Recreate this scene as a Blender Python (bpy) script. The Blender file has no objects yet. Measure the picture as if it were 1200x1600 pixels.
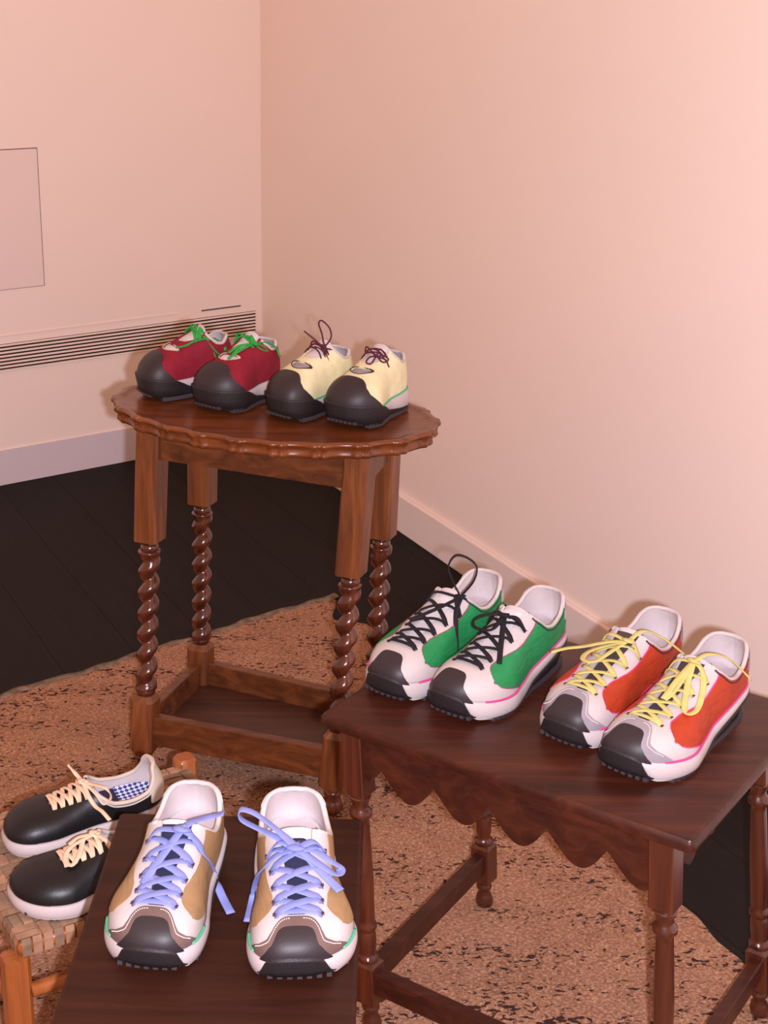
import bpy, math, random
import numpy as np
from mathutils import Matrix, Vector

random.seed(4)
rng = np.random.default_rng(4)
PI = math.pi
scene = bpy.context.scene
COL = scene.collection

# ------------------------------------------------------------------ camera
CAM_H = 1.3
pitch, roll = 0.34937, 0.02478
fwd = Vector((0, math.cos(pitch), -math.sin(pitch)))
up0 = Vector((0, math.sin(pitch), math.cos(pitch)))
rt0 = Vector((1, 0, 0))
rt = rt0 * math.cos(roll) + up0 * math.sin(roll)
up = up0 * math.cos(roll) - rt0 * math.sin(roll)
cd = bpy.data.cameras.new('camera')
cam = bpy.data.objects.new('camera', cd)
COL.objects.link(cam)
M = Matrix((rt, up, -fwd)).transposed().to_4x4()
M.translation = Vector((0, 0, CAM_H))
cam.matrix_world = M
cd.sensor_fit = 'AUTO'
cd.sensor_width = 36.0
cd.lens = 2300 / 1600 * 36
cd.clip_start = 0.05
scene.camera = cam

# ------------------------------------------------------------------ light
world = bpy.data.worlds.new('world')
scene.world = world
world.use_nodes = True
bg = world.node_tree.nodes['Background']
bg.inputs['Color'].default_value = (1.0, 0.515, 0.30, 1)
bg.inputs['Strength'].default_value = 0.83


def lamp(name, kind, loc, energy, color, size=0.1, target=None):
    d = bpy.data.lights.new(name, kind)
    o = bpy.data.objects.new(name, d)
    COL.objects.link(o)
    o.location = loc
    d.energy = energy
    d.color = color
    if kind == 'AREA':
        d.size = size
    else:
        d.shadow_soft_size = size
    if target is not None:
        o.rotation_euler = (Vector(target) - Vector(loc)).to_track_quat('-Z', 'Y').to_euler()
    return o


# the camera's own flash, low and to the right of the lens
flash_at = Vector((0, 0, CAM_H)) + rt * 0.042 - up * 0.02
lamp('camera_flash', 'POINT', flash_at, 212.0, (0.86, 0.83, 0.98), 0.011)
# warm room light from overhead, the second lamp an added fill
lamp('overhead_fill', 'AREA', (-0.9, 1.6, 2.75), 0.6, (1.0, 0.60, 0.34), 0.9, (-0.7, 2.2, 0))
lamp('overhead_fill', 'AREA', (-0.3, 0.3, 2.7), 2.2, (1.0, 0.62, 0.38), 0.7, (1.1, 1.7, 0.7))  # made-up wall washer, put in to brighten the right wall

scene.view_settings.view_transform = 'Standard'
scene.view_settings.look = 'None'
scene.view_settings.gamma = 1.0
scene.view_settings.exposure = 0.0
scene.view_settings.use_curve_mapping = False


# ------------------------------------------------------------------ materials
def s2l(c):
    return tuple((v / 255 / 12.92) if v / 255 <= 0.04045 else ((v / 255 + 0.055) / 1.055) ** 2.4 for v in c)


def new_mat(name, rgb, rough=0.6, spec=0.5, coat=0.0):
    m = bpy.data.materials.new(name)
    m.use_nodes = True
    b = m.node_tree.nodes['Principled BSDF']
    b.inputs['Base Color'].default_value = (*s2l(rgb), 1)
    b.inputs['Roughness'].default_value = rough
    b.inputs['Specular IOR Level'].default_value = spec
    b.inputs['Coat Weight'].default_value = coat
    b.inputs['Coat Roughness'].default_value = 0.12
    return m


def nodes(m):
    return m.node_tree.nodes, m.node_tree.links, m.node_tree.nodes['Principled BSDF']


def coords(m, scale=(1, 1, 1), rot=(0, 0, 0)):
    n, l, b = nodes(m)
    tc = n.new('ShaderNodeTexCoord')
    mp = n.new('ShaderNodeMapping')
    mp.inputs['Scale'].default_value = scale
    mp.inputs['Rotation'].default_value = rot
    l.new(tc.outputs['Object'], mp.inputs['Vector'])
    return mp.outputs['Vector']


def noise(m, vec, scale, detail=4, rough=0.55, dist=0.0):
    n, l, b = nodes(m)
    t = n.new('ShaderNodeTexNoise')
    t.inputs['Scale'].default_value = scale
    t.inputs['Detail'].default_value = detail
    t.inputs['Roughness'].default_value = rough
    t.inputs['Distortion'].default_value = dist
    l.new(vec, t.inputs['Vector'])
    return t.outputs['Fac']


def ramp(m, fac, stops):
    n, l, b = nodes(m)
    r = n.new('ShaderNodeValToRGB')
    while len(r.color_ramp.elements) < len(stops):
        r.color_ramp.elements.new(0.5)
    for e, (p, c) in zip(r.color_ramp.elements, stops):
        e.position = p
        e.color = (*s2l(c), 1)
    l.new(fac, r.inputs['Fac'])
    return r.outputs['Color']


def bump(m, fac, strength=0.3, dist=0.001):
    n, l, b = nodes(m)
    bp = n.new('ShaderNodeBump')
    bp.inputs['Strength'].default_value = strength
    bp.inputs['Distance'].default_value = dist
    l.new(fac, bp.inputs['Height'])
    l.new(bp.outputs['Normal'], b.inputs['Normal'])


def fabric(name, rgb, rough=0.8, var=0.10, bs=0.25, scale=900, crease=0.0):
    m = new_mat(name, rgb, rough, 0.3)
    n, l, b = nodes(m)
    v = coords(m)
    f = noise(m, v, 60, 3)
    lo = tuple(max(0, c * (1 - var)) for c in rgb)
    hi = tuple(min(255, c * (1 + var * .6)) for c in rgb)
    l.new(ramp(m, f, [(0.3, lo), (0.7, hi)]), b.inputs['Base Color'])
    if crease:
        v2 = coords(m, (1.0, 0.45, 1.3), (0.4, 0.2, 0.5))
        bump(m, noise(m, v2, 55, 2, 0.5, 0.6), crease, 0.004)
    else:
        bump(m, noise(m, v, scale, 2), bs, 0.0006)
    return m


def wood(name, dark, mid, light, axis=0, rough=0.3, coat=0.4, grain=1.0, rot=0.0):
    m = new_mat(name, mid, rough, 0.5, coat)
    n, l, b = nodes(m)
    sc = [38, 38, 38]
    sc[axis] = 2.6
    v = coords(m, tuple(sc), (0, 0, rot))
    f = noise(m, v, 1.0, 6, 0.62, 1.2)
    l.new(ramp(m, f, [(0.25, dark), (0.5, mid), (0.78, light)]), b.inputs['Base Color'])
    sc2 = [420, 420, 420]
    sc2[axis] = 14
    v2 = coords(m, tuple(sc2), (0, 0, rot))
    bump(m, noise(m, v2, 1.0, 3), 0.12 * grain, 0.0008)
    return m


# ------------------------------------------------------------------ object helpers
def link(name, me, mat=None, parent=None):
    o = bpy.data.objects.new(name, me)
    COL.objects.link(o)
    if mat is not None and len(me.materials) == 0:
        for mm in (mat if isinstance(mat, (list, tuple)) else [mat]):
            me.materials.append(mm)
    if parent is not None:
        o.parent = parent
    return o


def make(name, V, F, mat=None, parent=None, smooth=True, flip=False):
    me = bpy.data.meshes.new(name)
    F = [tuple(f)[::-1] for f in F] if flip else [tuple(f) for f in F]
    me.from_pydata([tuple(map(float, v)) for v in V], [], F)
    if smooth:
        me.polygons.foreach_set('use_smooth', [True] * len(me.polygons))
    me.update()
    return link(name, me, mat, parent)


def sharpen(o, deg=40):
    try:
        o.data.set_sharp_from_angle(angle=math.radians(deg))
    except Exception:
        pass
    return o


def bevel(o, w=0.002, seg=2, ang=35):
    md = o.modifiers.new('bevel', 'BEVEL')
    md.width = w
    md.segments = seg
    md.limit_method = 'ANGLE'
    md.angle_limit = math.radians(ang)
    return o


def thing(name, label, cat, loc=(0, 0, 0), rotz=0.0, group=None):
    o = bpy.data.objects.new(name, None)
    COL.objects.link(o)
    o.empty_display_size = 0.05
    o.location = loc
    o.rotation_euler = (0, 0, rotz)
    o['label'] = label
    o['category'] = cat
    if group:
        o['group'] = group
    return o


def box_vf(x0, x1, y0, y1, z0, z1, V=None, F=None):
    V = [] if V is None else V
    F = [] if F is None else F
    k = len(V)
    V += [(x0, y0, z0), (x1, y0, z0), (x1, y1, z0), (x0, y1, z0), (x0, y0, z1), (x1, y0, z1), (x1, y1, z1), (x0, y1, z1)]
    F += [(k, k + 3, k + 2, k + 1), (k + 4, k + 5, k + 6, k + 7), (k, k + 1, k + 5, k + 4), (k + 1, k + 2, k + 6, k + 5),
          (k + 2, k + 3, k + 7, k + 6), (k + 3, k, k + 4, k + 7)]
    return V, F


def box(name, x0, x1, y0, y1, z0, z1, mat, parent=None, bev=0.0):
    V, F = box_vf(x0, x1, y0, y1, z0, z1)
    o = make(name, V, F, mat, parent, False)
    if bev:
        bevel(o, bev)
    return o


def loft(rings, cap=True, close=True):
    """rings: list of (N,3) arrays -> V,F"""
    n = len(rings[0])
    V = np.concatenate(rings)
    F = []
    for i in range(len(rings) - 1):
        for j in range(n if close else n - 1):
            j2 = (j + 1) % n
            F.append((i * n + j, i * n + j2, (i + 1) * n + j2, (i + 1) * n + j))
    if cap:
        F.append(tuple(range(n))[::-1])
        F.append(tuple(range((len(rings) - 1) * n, len(rings) * n)))
    return V, F


def frames(P, ref=None):
    P = np.asarray(P, float)
    T = np.gradient(P, axis=0)
    T /= np.linalg.norm(T, axis=1)[:, None] + 1e-12
    N = np.zeros_like(P)
    prev = None
    for i, t in enumerate(T):
        u = np.array([0, 0, 1.0]) if ref is None else np.asarray(ref[i] if np.ndim(ref) > 1 else ref, float)
        s = np.cross(t, u)
        if np.linalg.norm(s) < 0.25 and prev is not None:
            s = prev - t * (prev @ t)
        if np.linalg.norm(s) < 1e-6:
            s = np.cross(t, [1, 0, 0.3])
        s /= np.linalg.norm(s)
        if prev is not None:
            if s @ prev < 0:
                s = -s
            s = s * .55 + prev * .45
            s -= t * (s @ t)
            s /= np.linalg.norm(s)
        prev = s
        N[i] = s
    B = np.cross(N, T)
    return T, N, B


def ribbon(P, hw, ht, ref=None, seg=8, taper=None):
    """closed strip of elliptical section along P; hw half width, ht half thickness"""
    T, S, B = frames(P, ref)
    a = np.linspace(0, 2 * PI, seg, endpoint=False)
    rings = []
    for i, p in enumerate(P):
        k = 1.0 if taper is None else taper[i]
        ca = np.sign(np.cos(a)) * np.abs(np.cos(a)) ** 0.7
        rings.append(np.asarray(p) + np.outer(ca * hw * k, S[i]) + np.outer(np.sin(a) * ht * (k if taper is not None and hw == ht else 1), B[i]))
    return loft(rings)


def catmull(P, n=8):
    P = np.asarray(P, float)
    Q = np.vstack([2 * P[0] - P[1], P, 2 * P[-1] - P[-2]])
    out = []
    for i in range(1, len(Q) - 2):
        for t in np.linspace(0, 1, n, endpoint=False):
            a, b, c, d = Q[i - 1], Q[i], Q[i + 1], Q[i + 2]
            out.append(0.5 * ((2 * b) + (c - a) * t + (2 * a - 5 * b + 4 * c - d) * t * t + (3 * b - a - 3 * c + d) * t ** 3))
    out.append(P[-1])
    return np.array(out)


def merge(parts):
    V, F = [], []
    for v, f in parts:
        k = len(V)
        V += [tuple(x) for x in v]
        F += [tuple(i + k for i in q) for q in f]
    return V, F


def axis_lathe(p0, p1, prof, seg=20, square=None):
    """profile [(s in 0..1, radius)] turned round the axis p0->p1"""
    p0, p1 = np.array(p0, float), np.array(p1, float)
    a = np.linspace(0, 2 * PI, seg, endpoint=False)
    return loft([(p0 + (p1 - p0) * s)[None, :] + np.stack([np.cos(a) * r, np.sin(a) * r, 0 * a], 1) for s, r in prof])


def square_ring(c, h, ch):
    """chamfered square, half side h, chamfer ch, level in z"""
    k = h - ch
    return np.array([(c[0] + x, c[1] + y, c[2]) for x, y in
                     [(k, -h), (h, -k), (h, k), (k, h), (-k, h), (-h, k), (-h, -k), (-k, -h)]])


# ------------------------------------------------------------------ materials of the place
M_wall_l = new_mat('painted_wall_back', (244, 229, 220), 0.72, 0.25)
bump(M_wall_l, noise(M_wall_l, coords(M_wall_l), 160, 3), 0.05, 0.001)
M_wall_r = new_mat('painted_wall_side', (244, 229, 220), 0.72, 0.25)
bump(M_wall_r, noise(M_wall_r, coords(M_wall_r), 160, 3), 0.05, 0.001)
M_base = new_mat('painted_skirting', (236, 222, 216), 0.5, 0.4)
M_kick = new_mat('painted_kickboard', (214, 204, 212), 0.6, 0.3)
M_panel = new_mat('painted_hatch', (236, 220, 214), 0.6, 0.3)
M_gap = new_mat('dark_joint', (60, 40, 34), 0.9, 0.1)
M_slot = new_mat('vent_dark', (46, 30, 26), 0.9, 0.1)
M_slat = new_mat('vent_white', (240, 224, 214), 0.5, 0.3)
M_floor = wood('dark_floorboards', (14, 10, 8), (19, 13, 11), (25, 18, 15), 1, 0.7, 0.0, 1.0)
M_floor.node_tree.nodes['Principled BSDF'].inputs['Specular IOR Level'].default_value = 0.22
M_floorgap = new_mat('floor_gap', (30, 22, 19), 0.8, 0.2)
M_oak = wood('aged_oak', (56, 27, 11), (92, 48, 22), (126, 72, 36), 0, 0.42, 0.1)
M_oakv = wood('aged_oak_upright', (62, 31, 13), (106, 57, 27), (144, 86, 45), 2, 0.42, 0.1)
M_oaktop = wood('polished_oak_top', (70, 32, 12), (104, 53, 22), (130, 72, 33), 0, 0.3, 0.15)
M_twist = wood('dark_turned_oak', (46, 18, 10), (76, 33, 18), (108, 54, 30), 2, 0.25, 0.5)
M_shelf = wood('shaded_shelf_oak', (40, 19, 9), (62, 31, 16), (84, 46, 25), 0, 0.5, 0.0)  # oak darkened so its colour holds the shade between the stretchers
M_mah = wood('dark_mahogany', (38, 15, 8), (58, 25, 15), (80, 38, 22), 0, 0.4, 0.05)
M_mah.node_tree.nodes['Principled BSDF'].inputs['Specular IOR Level'].default_value = 0.3
M_mahv = wood('dark_mahogany_upright', (46, 18, 10), (72, 32, 18), (100, 48, 28), 2, 0.3, 0.3)
M_tan = wood('brown_table_top', (36, 15, 8), (48, 22, 12), (60, 29, 16), 0, 0.5, 0.0)
M_tan.node_tree.nodes['Principled BSDF'].inputs['Specular IOR Level'].default_value = 0.18
M_pine = wood('honey_pine', (120, 62, 26), (146, 80, 36), (166, 100, 52), 2, 0.4, 0.25)

# ------------------------------------------------------------------ the setting
CX, CY = -0.36962, 4.21471
uL = np.array([-0.78825, -0.61536])
uR = np.array([0.47062, -0.88234])
nL = np.array([0.61536, -0.78825])      # into the room from the left wall
nR = np.array([-0.88234, -0.47062])
aL = math.atan2(uL[1], uL[0])
aR = math.atan2(uR[1], uR[0])


def wall_obj(name, u, nrm, length, z0, z1, d0, d1, mat, s0=0.0, parent=None, bev=0.0):
    """slab along a wall: s along u from the corner, d out of the wall into the room"""
    C = np.array([CX, CY])
    V = []
    for z in (z0, z1):
        for s, d in ((s0, d0), (length, d0), (length, d1), (s0, d1)):
            q = C + u * s + nrm * d
            V.append((q[0], q[1], z))
    F = [(0, 1, 2, 3), (4, 7, 6, 5), (0, 4, 5, 1), (1, 5, 6, 2), (2, 6, 7, 3), (3, 7, 4, 0)]
    cr = np.cross([*u, 0], [*nrm, 0])[2]
    o = make(name, V, F, mat, parent, False, flip=cr > 0)
    if bev:
        bevel(o, bev)
    return o


w = wall_obj('wall_left', uL, nL, 4.2, 0, 3.0, -0.12, 0.0, M_wall_l, -0.1)
w['kind'] = 'structure'
w = wall_obj('wall_right', uR, nR, 5.4, 0, 3.0, -0.12, 0.0, M_wall_r, 0.0)
w['kind'] = 'structure'
w = wall_obj('baseboard_right', uR, nR, 5.4, 0, 0.0965, 0.0, 0.012, M_base, 0.0, None, 0.004)
w['kind'] = 'structure'
w = wall_obj('baseboard_left', uL, nL, 4.2, 0, 0.0955, 0.0, 0.004, M_kick, 0.02)
w['kind'] = 'structure'

# floor: dark boards running along the right wall
floor = make('floor', [(-5, -2, -0.03), (5, -2, -0.03), (5, 6, -0.03), (-5, 6, -0.03), (-5, -2, -0.0035), (5, -2, -0.0035), (5, 6, -0.0035), (-5, 6, -0.0035)],
             [(3, 2, 1, 0), (4, 5, 6, 7), (0, 1, 5, 4), (1, 2, 6, 5), (2, 3, 7, 6), (3, 0, 4, 7)], M_floorgap, None, False)
floor['kind'] = 'structure'
bw = 0.155
plank_me = None
for i in range(-2, 26):
    # one board: across = -nR direction offset
    if plank_me is None:
        V, F = box_vf(-bw / 2 + 0.0004, bw / 2 - 0.0004, -3.0, 3.0, -0.0045, 0.0)
        o = make('floorboard', V, F, M_floor, floor, False)
        plank_me = o.data
    else:
        o = bpy.data.objects.new('floorboard', plank_me)
        COL.objects.link(o)
        o.parent = floor
    q = np.array([CX, CY]) + uR * 2.2 + nR * (0.05 + bw * (i + 0.5))
    o.location = (q[0], q[1], 0)
    o.rotation_euler = (0, 0, aR + PI / 2)

# flush hatch in the left wall
t = thing('wall_hatch', 'flush square hatch with thin dark joint in the back wall', 'panel')
Wm = [(0.672, 1.15, 0.5205, 0.8715)]
for (s0, s1, z0, z1) in Wm:
    wall_obj('hatch_joint', uL, nL, s1, z0, z1, 0.0, 0.0012, M_gap, s0, t)
    wall_obj('hatch_panel', uL, nL, s1 - .0016, z0 + .001, z1 - 0.0018, 0.0, 0.002, M_panel, s0 + 0.0018, t)

# long vent grille
t = thing('vent_grille', 'long white slatted vent grille low on the back wall', 'vent')
zt_, zb_ = 0.380, 0.3095
wall_obj('grille_back', uL, nL, 3.0, zb_, zt_, 0.0, 0.001, M_slot, 0.022, t)
ns = 8
ph = (zt_ - zb_) / 7.45
for k in range(ns):
    zc = zt_ - 0.0010 - k * ph
    wall_obj('slat', uL, nL, 3.0, max(zc - ph * 0.53, zb_ - .003), zc, 0.0008, 0.0035, M_slat, 0.022, t)
wall_obj('grille_frame', uL, nL, 0.0225, zb_ - 0.002, zt_ + 0.003, 0.0, 0.003, M_slat, 0.0195, t)
wall_obj('grille_ledge', uL, nL, 3.0, zt_ + 0.020, zt_ + 0.023, 0.0, 0.0016, M_slat, 0.28, t)
t = wall_obj('wall_slot', uL, nL, 0.202, 0.3985, 0.4015, 0.0, 0.0012, M_gap, 0.072)
t['label'] = 'thin dark slot in the back wall above the end of the vent grille'
t['category'] = 'slot'

# ------------------------------------------------------------------ rug
K = np.array([-0.104, 3.02])
rb = np.array([-0.7583, -0.6519])
rr = np.array([0.4415, -0.8972])


def build_rug():
    nu, nv = 150, 220
    Lb, Lr = 1.9, 2.9
    V, F = [], []
    gx = rng.normal(0, 1, (nu + 1, nv + 1))
    for i in range(nu + 1):
        for j in range(nv + 1):
            a, b = i / nu * Lb, j / nv * Lr
            wob = 0.004 * math.sin(b * 21) * math.sin(b * 7.3 + 1) + 0.003 * math.sin(b * 61)
            wob2 = 0.004 * math.sin(a * 23) + 0.003 * math.sin(a * 71)
            fa = max(0, 1 - a / 0.15)
            fb = max(0, 1 - b / 0.15)
            notch = 0.055 * math.exp(-((b - 0.10) / 0.05) ** 2)
            q = K + rb * (a + fa * (wob + notch)) + rr * (b + fb * wob2)
            z = 0.0042 + min(0.0013, 0.0007 * gx[i, j])
            if i in (0, nu) or j in (0, nv):
                z -= 0.003
            V.append((q[0], q[1], z))
    for i in range(nu):
        for j in range(nv):
            k = i * (nv + 1) + j
            F.append((k, k + 1, k + nv + 2, k + nv + 1))
    # skirt to the floor
    per = [(i, 0) for i in range(nu + 1)] + [(nu, j) for j in range(1, nv + 1)] + [(i, nv) for i in range(nu - 1, -1, -1)] + [(0, j) for j in range(nv - 1, 0, -1)]
    idx = [i * (nv + 1) + j for i, j in per]
    base = len(V)
    for k in idx:
        V.append((V[k][0], V[k][1], 0.0005))
    n = len(idx)
    for a in range(n):
        b = (a + 1) % n
        F.append((idx[a], base + a, base + b, idx[b]))
    m = new_mat('flecked_wool', (188, 128, 96), 0.95, 0.1)
    nn, l, b = nodes(m)
    tilt = math.atan2(rb[1], rb[0])
    v = coords(m, (1, 1, 1), (0, 0, -tilt))
    n1 = noise(m, v, 9, 3)
    c1 = ramp(m, n1, [(0.35, (150, 109, 84)), (0.65, (172, 127, 98))])
    # light and dark nubs
    n2 = noise(m, v, 200, 3, 0.7)
    c2 = ramp(m, n2, [(0.36, (92, 62, 46)), (0.5, (152, 110, 84)), (0.66, (224, 184, 156))])
    mx = nn.new('ShaderNodeMix')
    mx.data_type = 'RGBA'
    mx.inputs['Factor'].default_value = 0.42
    l.new(c1, mx.inputs['A'])
    l.new(c2, mx.inputs['B'])
    # dark flecks, drawn out along the rows
    vs = coords(m, (75, 130, 1), (0, 0, -tilt))
    n3 = noise(m, vs, 1.0, 3, 0.6, 0.5)
    vr = coords(m, (4.5, 16, 1), (0, 0, -tilt))
    n4 = noise(m, vr, 1.0, 2)
    mul = nn.new('ShaderNodeMath')
    mul.operation = 'MULTIPLY_ADD'
    l.new(n4, mul.inputs[0])
    mul.inputs[1].default_value = 0.55
    l.new(n3, mul.inputs[2])
    rp = nn.new('ShaderNodeValToRGB')
    rp.color_ramp.elements[0].position = 0.870
    rp.color_ramp.elements[0].color = (0, 0, 0, 1)
    rp.color_ramp.elements[1].position = 0.905
    rp.color_ramp.elements[1].color = (1, 1, 1, 1)
    l.new(mul.outputs[0], rp.inputs['Fac'])
    mx2 = nn.new('ShaderNodeMix')
    mx2.data_type = 'RGBA'
    l.new(rp.outputs['Color'], mx2.inputs['Factor'])
    l.new(mx.outputs['Result'], mx2.inputs['A'])
    mx2.inputs['B'].default_value = (*s2l((62, 42, 38)), 1)
    l.new(mx2.outputs['Result'], b.inputs['Base Color'])
    bump(m, noise(m, v, 330, 3, 0.7), 0.8, 0.003)
    o = make('rug', V, F, m, None, True)
    o['label'] = 'large brown wool rug flecked with dark rows on the dark floor'
    o['category'] = 'rug'
    # grey bound edge at the back
    mb = fabric('grey_binding', (120, 104, 88), 0.95, 0.3, 0.6, 500)
    V2, F2 = [], []
    n = 120
    rings = []
    for i in range(n + 1):
        a = i / n * Lb
        q = K + rb * a + rr * (0.004 * math.sin(a * 23) + 0.003 * math.sin(a * 71))
        zz = 0.0040 + 0.0006 * math.sin(i * 1.7)
        ring = []
        for (e, dz) in ((-0.004, -zz + .0008), (-0.004, 0.0006), (0.006, 0.0012), (0.017, 0.0010), (0.020, -0.001), (0.012, -0.004)):
            p = q + rr * e
            ring.append((p[0], p[1], zz + dz))
        rings.append(np.array(ring))
    V2, F2 = loft(rings)
    make('edge_binding', V2, F2, mb, o, True)
    return o


build_rug()


# ------------------------------------------------------------------ oval side table with twisted legs
def twist_leg_shaft(pt, pb, r0, turns, seg=20, ph=0.0, lip=0.10):
    pt, pb = np.array(pt, float), np.array(pb, float)
    n = int(turns * 18)
    a = np.linspace(0, 2 * PI, seg, endpoint=False)
    rings = []
    for i in range(n + 1):
        s = i / n
        c = pb + (pt - pb) * s
        th = a - s * turns * 2 * PI + ph
        e = min(1, s / lip, (1 - s) / lip)
        wv = 0.5 + 0.5 * np.cos(th)
        r = r0 * (1 - e * 0.52 * (1 - wv ** 0.65))
        # shift of the rope's centre
        rings.append(c + np.stack([np.cos(a) * r, np.sin(a) * r, 0 * a], 1))
    return loft(rings)


def oval_table():
    t = thing('oval_side_table', 'oak oval table with carved pie-crust edge and barley-twist legs, by the corner', 'table', (-0.1876, 2.2605, 0), 0)
    yaw = -0.355
    c, s = math.cos(yaw), math.sin(yaw)
    e1, e2 = np.array([c, s]), np.array([-s, c])
    org = np.array([-0.1876, 2.2605])
    zA, zB, zbb, ztop = 0.4226, 0.1578, 0.0478, 0.66
    legsA = {'FL': (-0.3805, 2.2345), 'FR': (-0.0491, 2.1117), 'BL': (-0.3178, 2.4180), 'BR': (-0.0031, 2.2779)}
    legsB = {'FL': (-0.3925, 2.2172), 'FR': (-0.0650, 2.1080), 'BL': (-0.3258, 2.4235), 'BR': (-0.0080, 2.2850)}
    zund = ztop - 0.026
    at = {}
    for k in legsA:
        A = np.array([*(np.array(legsA[k]) - org), zA])
        B = np.array([*(np.array(legsB[k]) - org), zB])
        d = (A - B) / (zA - zB)
        P = lambda z, B=B, d=d: B + d * (z - zB)
        at[k] = P
        h = 0.0205
        R2 = lambda ring, c0: np.array([(c0[0] + (q[0] - c0[0]) * c - (q[1] - c0[1]) * s, c0[1] + (q[0] - c0[0]) * s + (q[1] - c0[1]) * c, q[2]) for q in ring])
        # square upper block
        rings = [R2(square_ring(P(z), hh, ch), P(z)) for z, hh, ch in ((zA, .013, .005), (zA + .006, h, .004), (zund, h, .003))]
        V, F = loft(rings)
        leg = sharpen(make('leg', V, F, M_oakv, t, True), 30)
        # twist
        a = np.linspace(0, 2 * PI, 20, endpoint=False)
        neck = [(zA + 0.002, .0125), (zA - .006, .0150), (zA - .010, .0150), (zA - .015, .0125)]
        V, F = loft([P(z) + np.stack([np.cos(a) * r, np.sin(a) * r, 0 * a], 1) for z, r in neck])
        V2, F2 = twist_leg_shaft(P(zA - .013), P(zB + .010), 0.0185, 6.6, ph={'FL': 0.4, 'FR': 1.0, 'BL': 2.0, 'BR': 3.0}[k])
        neck2 = [(zB + .012, .0125), (zB + .008, .0155), (zB + .003, .0155), (zB - .001, .013)]
        V3, F3 = loft([P(z) + np.stack([np.cos(a) * r, np.sin(a) * r, 0 * a], 1) for z, r in neck2[::-1]])
        Vm, Fm = merge([(V, [f[::-1] for f in F]), (V2, F2), (V3, F3)])
        make('twisted_shaft', Vm, Fm, M_twist, leg, True)
        # lower chamfered block and foot
        rings = [R2(square_ring(P(z), hh, ch), P(z)) for z, hh, ch in ((zbb, .014, .006), (zbb + .012, h, .0075), (zB - .010, h, .0075), (zB, .0145, .0065))]
        V, F = loft(rings)
        sharpen(make('lower_block', V, F, M_oakv, leg, True), 30)
        V, F = loft([P(z) + np.stack([np.cos(a) * r, np.sin(a) * r, 0 * a], 1) for z, r in
                     ((.0058, .012), (.009, .016), (.018, .0185), (.028, .015), (.034, .0115), (.040, .0145), (zbb + .002, .0135))])
        make('foot', V, F, M_twist, leg, True)

    def bar(name, p, q, z0, z1, th, mat):
        p, q = np.array(p[:2]), np.array(q[:2])
        d = (q - p) / np.linalg.norm(q - p)
        n = np.array([-d[1], d[0]]) * th
        L = np.linalg.norm(q - p)
        V = []
        for z in (z0, z1):
            for a_, b_ in ((p, -1), (q, -1), (q, 1), (p, 1)):
                v = a_ + n * b_
                V.append((v[0], v[1], z))
        V2, F2 = box_vf(0, 1, 0, 1, 0, 1)
        o = make(name, V, F2, mat, t, False)
        return bevel(o, 0.0015)

    zs = 0.3 * 0 + 0.136
    order = ('FL', 'FR', 'BR', 'BL')
    for i in range(4):
        k1, k2 = order[i], order[(i + 1) % 4]
        p, q = at[k1](0.11), at[k2](0.11)
        d = (q - p) / np.linalg.norm(q - p)
        bar('stretcher', p + d * .018, q - d * .018, 0.068, 0.122, 0.0085, M_oak)
        p, q = at[k1](0.6), at[k2](0.6)
        d = (q - p) / np.linalg.norm(q - p)
        bar('apron', p + d * .018, q - d * .018, 0.566, zund + .001, 0.0095, M_oak)
    # inset shelf
    cs = [at[k](0.1)[:2] for k in order]
    cen = sum(cs) / 4
    V = [(*(cen + (q - cen) * .97), z) for z in (0.070, 0.080) for q in cs]
    _, F = box_vf(0, 1, 0, 1, 0, 1)
    make('shelf', V, F, M_shelf, t, False)
    # oval top with a carved, scalloped rim
    cc = np.array([-0.178, 2.222]) - org
    a_, b_ = 0.268, 0.172
    n = 528
    ang = np.linspace(0, 2 * PI, n, endpoint=False)
    # arc length so that the carved lobes are even
    xs, ys = a_ * np.cos(ang), b_ * np.sin(ang)
    ds = np.hypot(np.roll(xs, -1) - xs, np.roll(ys, -1) - ys)
    sl = np.concatenate([[0], np.cumsum(ds)[:-1]])
    sl = sl / ds.sum()
    lob = sl * 22
    # rim outline: long shallow scoops with a pair of small beads between them
    fr = lob % 1.0
    prof = np.where(fr < .56, -0.0030 - 0.0022 * np.sin(np.clip(fr / .56, 0, 1) * PI), -0.0030 + 0.0042 * np.abs(np.sin((fr - .56) / .44 * 2 * PI)) ** .6)
    nrm = np.stack([np.cos(ang) / a_, np.sin(ang) / b_], 1)
    nrm /= np.linalg.norm(nrm, axis=1)[:, None]

    def ring(off, z, k=1.0, kz=0.0):
        o2 = off + prof * k
        x, y = xs + nrm[:, 0] * o2, ys + nrm[:, 1] * o2
        return np.stack([cc[0] + x * c - y * s, cc[1] + x * s + y * c, z + 0 * x + kz * prof], 1)
    rings = [ring(-0.035, zund, 0), ring(-0.012, zund, .6), ring(-0.004, zund + .0015, 1.0), ring(-0.001, zund + .005, 1.1), ring(-0.0015, zund + .0075, 1.1),
             ring(-0.0025, zund + .012, 1.2), ring(-0.0015, ztop - .0085, 1.2), ring(0.0022, ztop - .0062, 1.0), ring(0.0030, ztop - .0035, 1.0), ring(0.0018, ztop - .0012, 1.0),
             ring(-0.004, ztop, .9), ring(-0.011, ztop - 0.0004, .6), ring(-0.015, ztop - .0022, .4), ring(-0.022, ztop - .0030, 0.2)]
    V, F = loft(rings, cap=True)
    make('table_top', V, F, M_oaktop, t, True)
    return t


oval_table()


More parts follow.
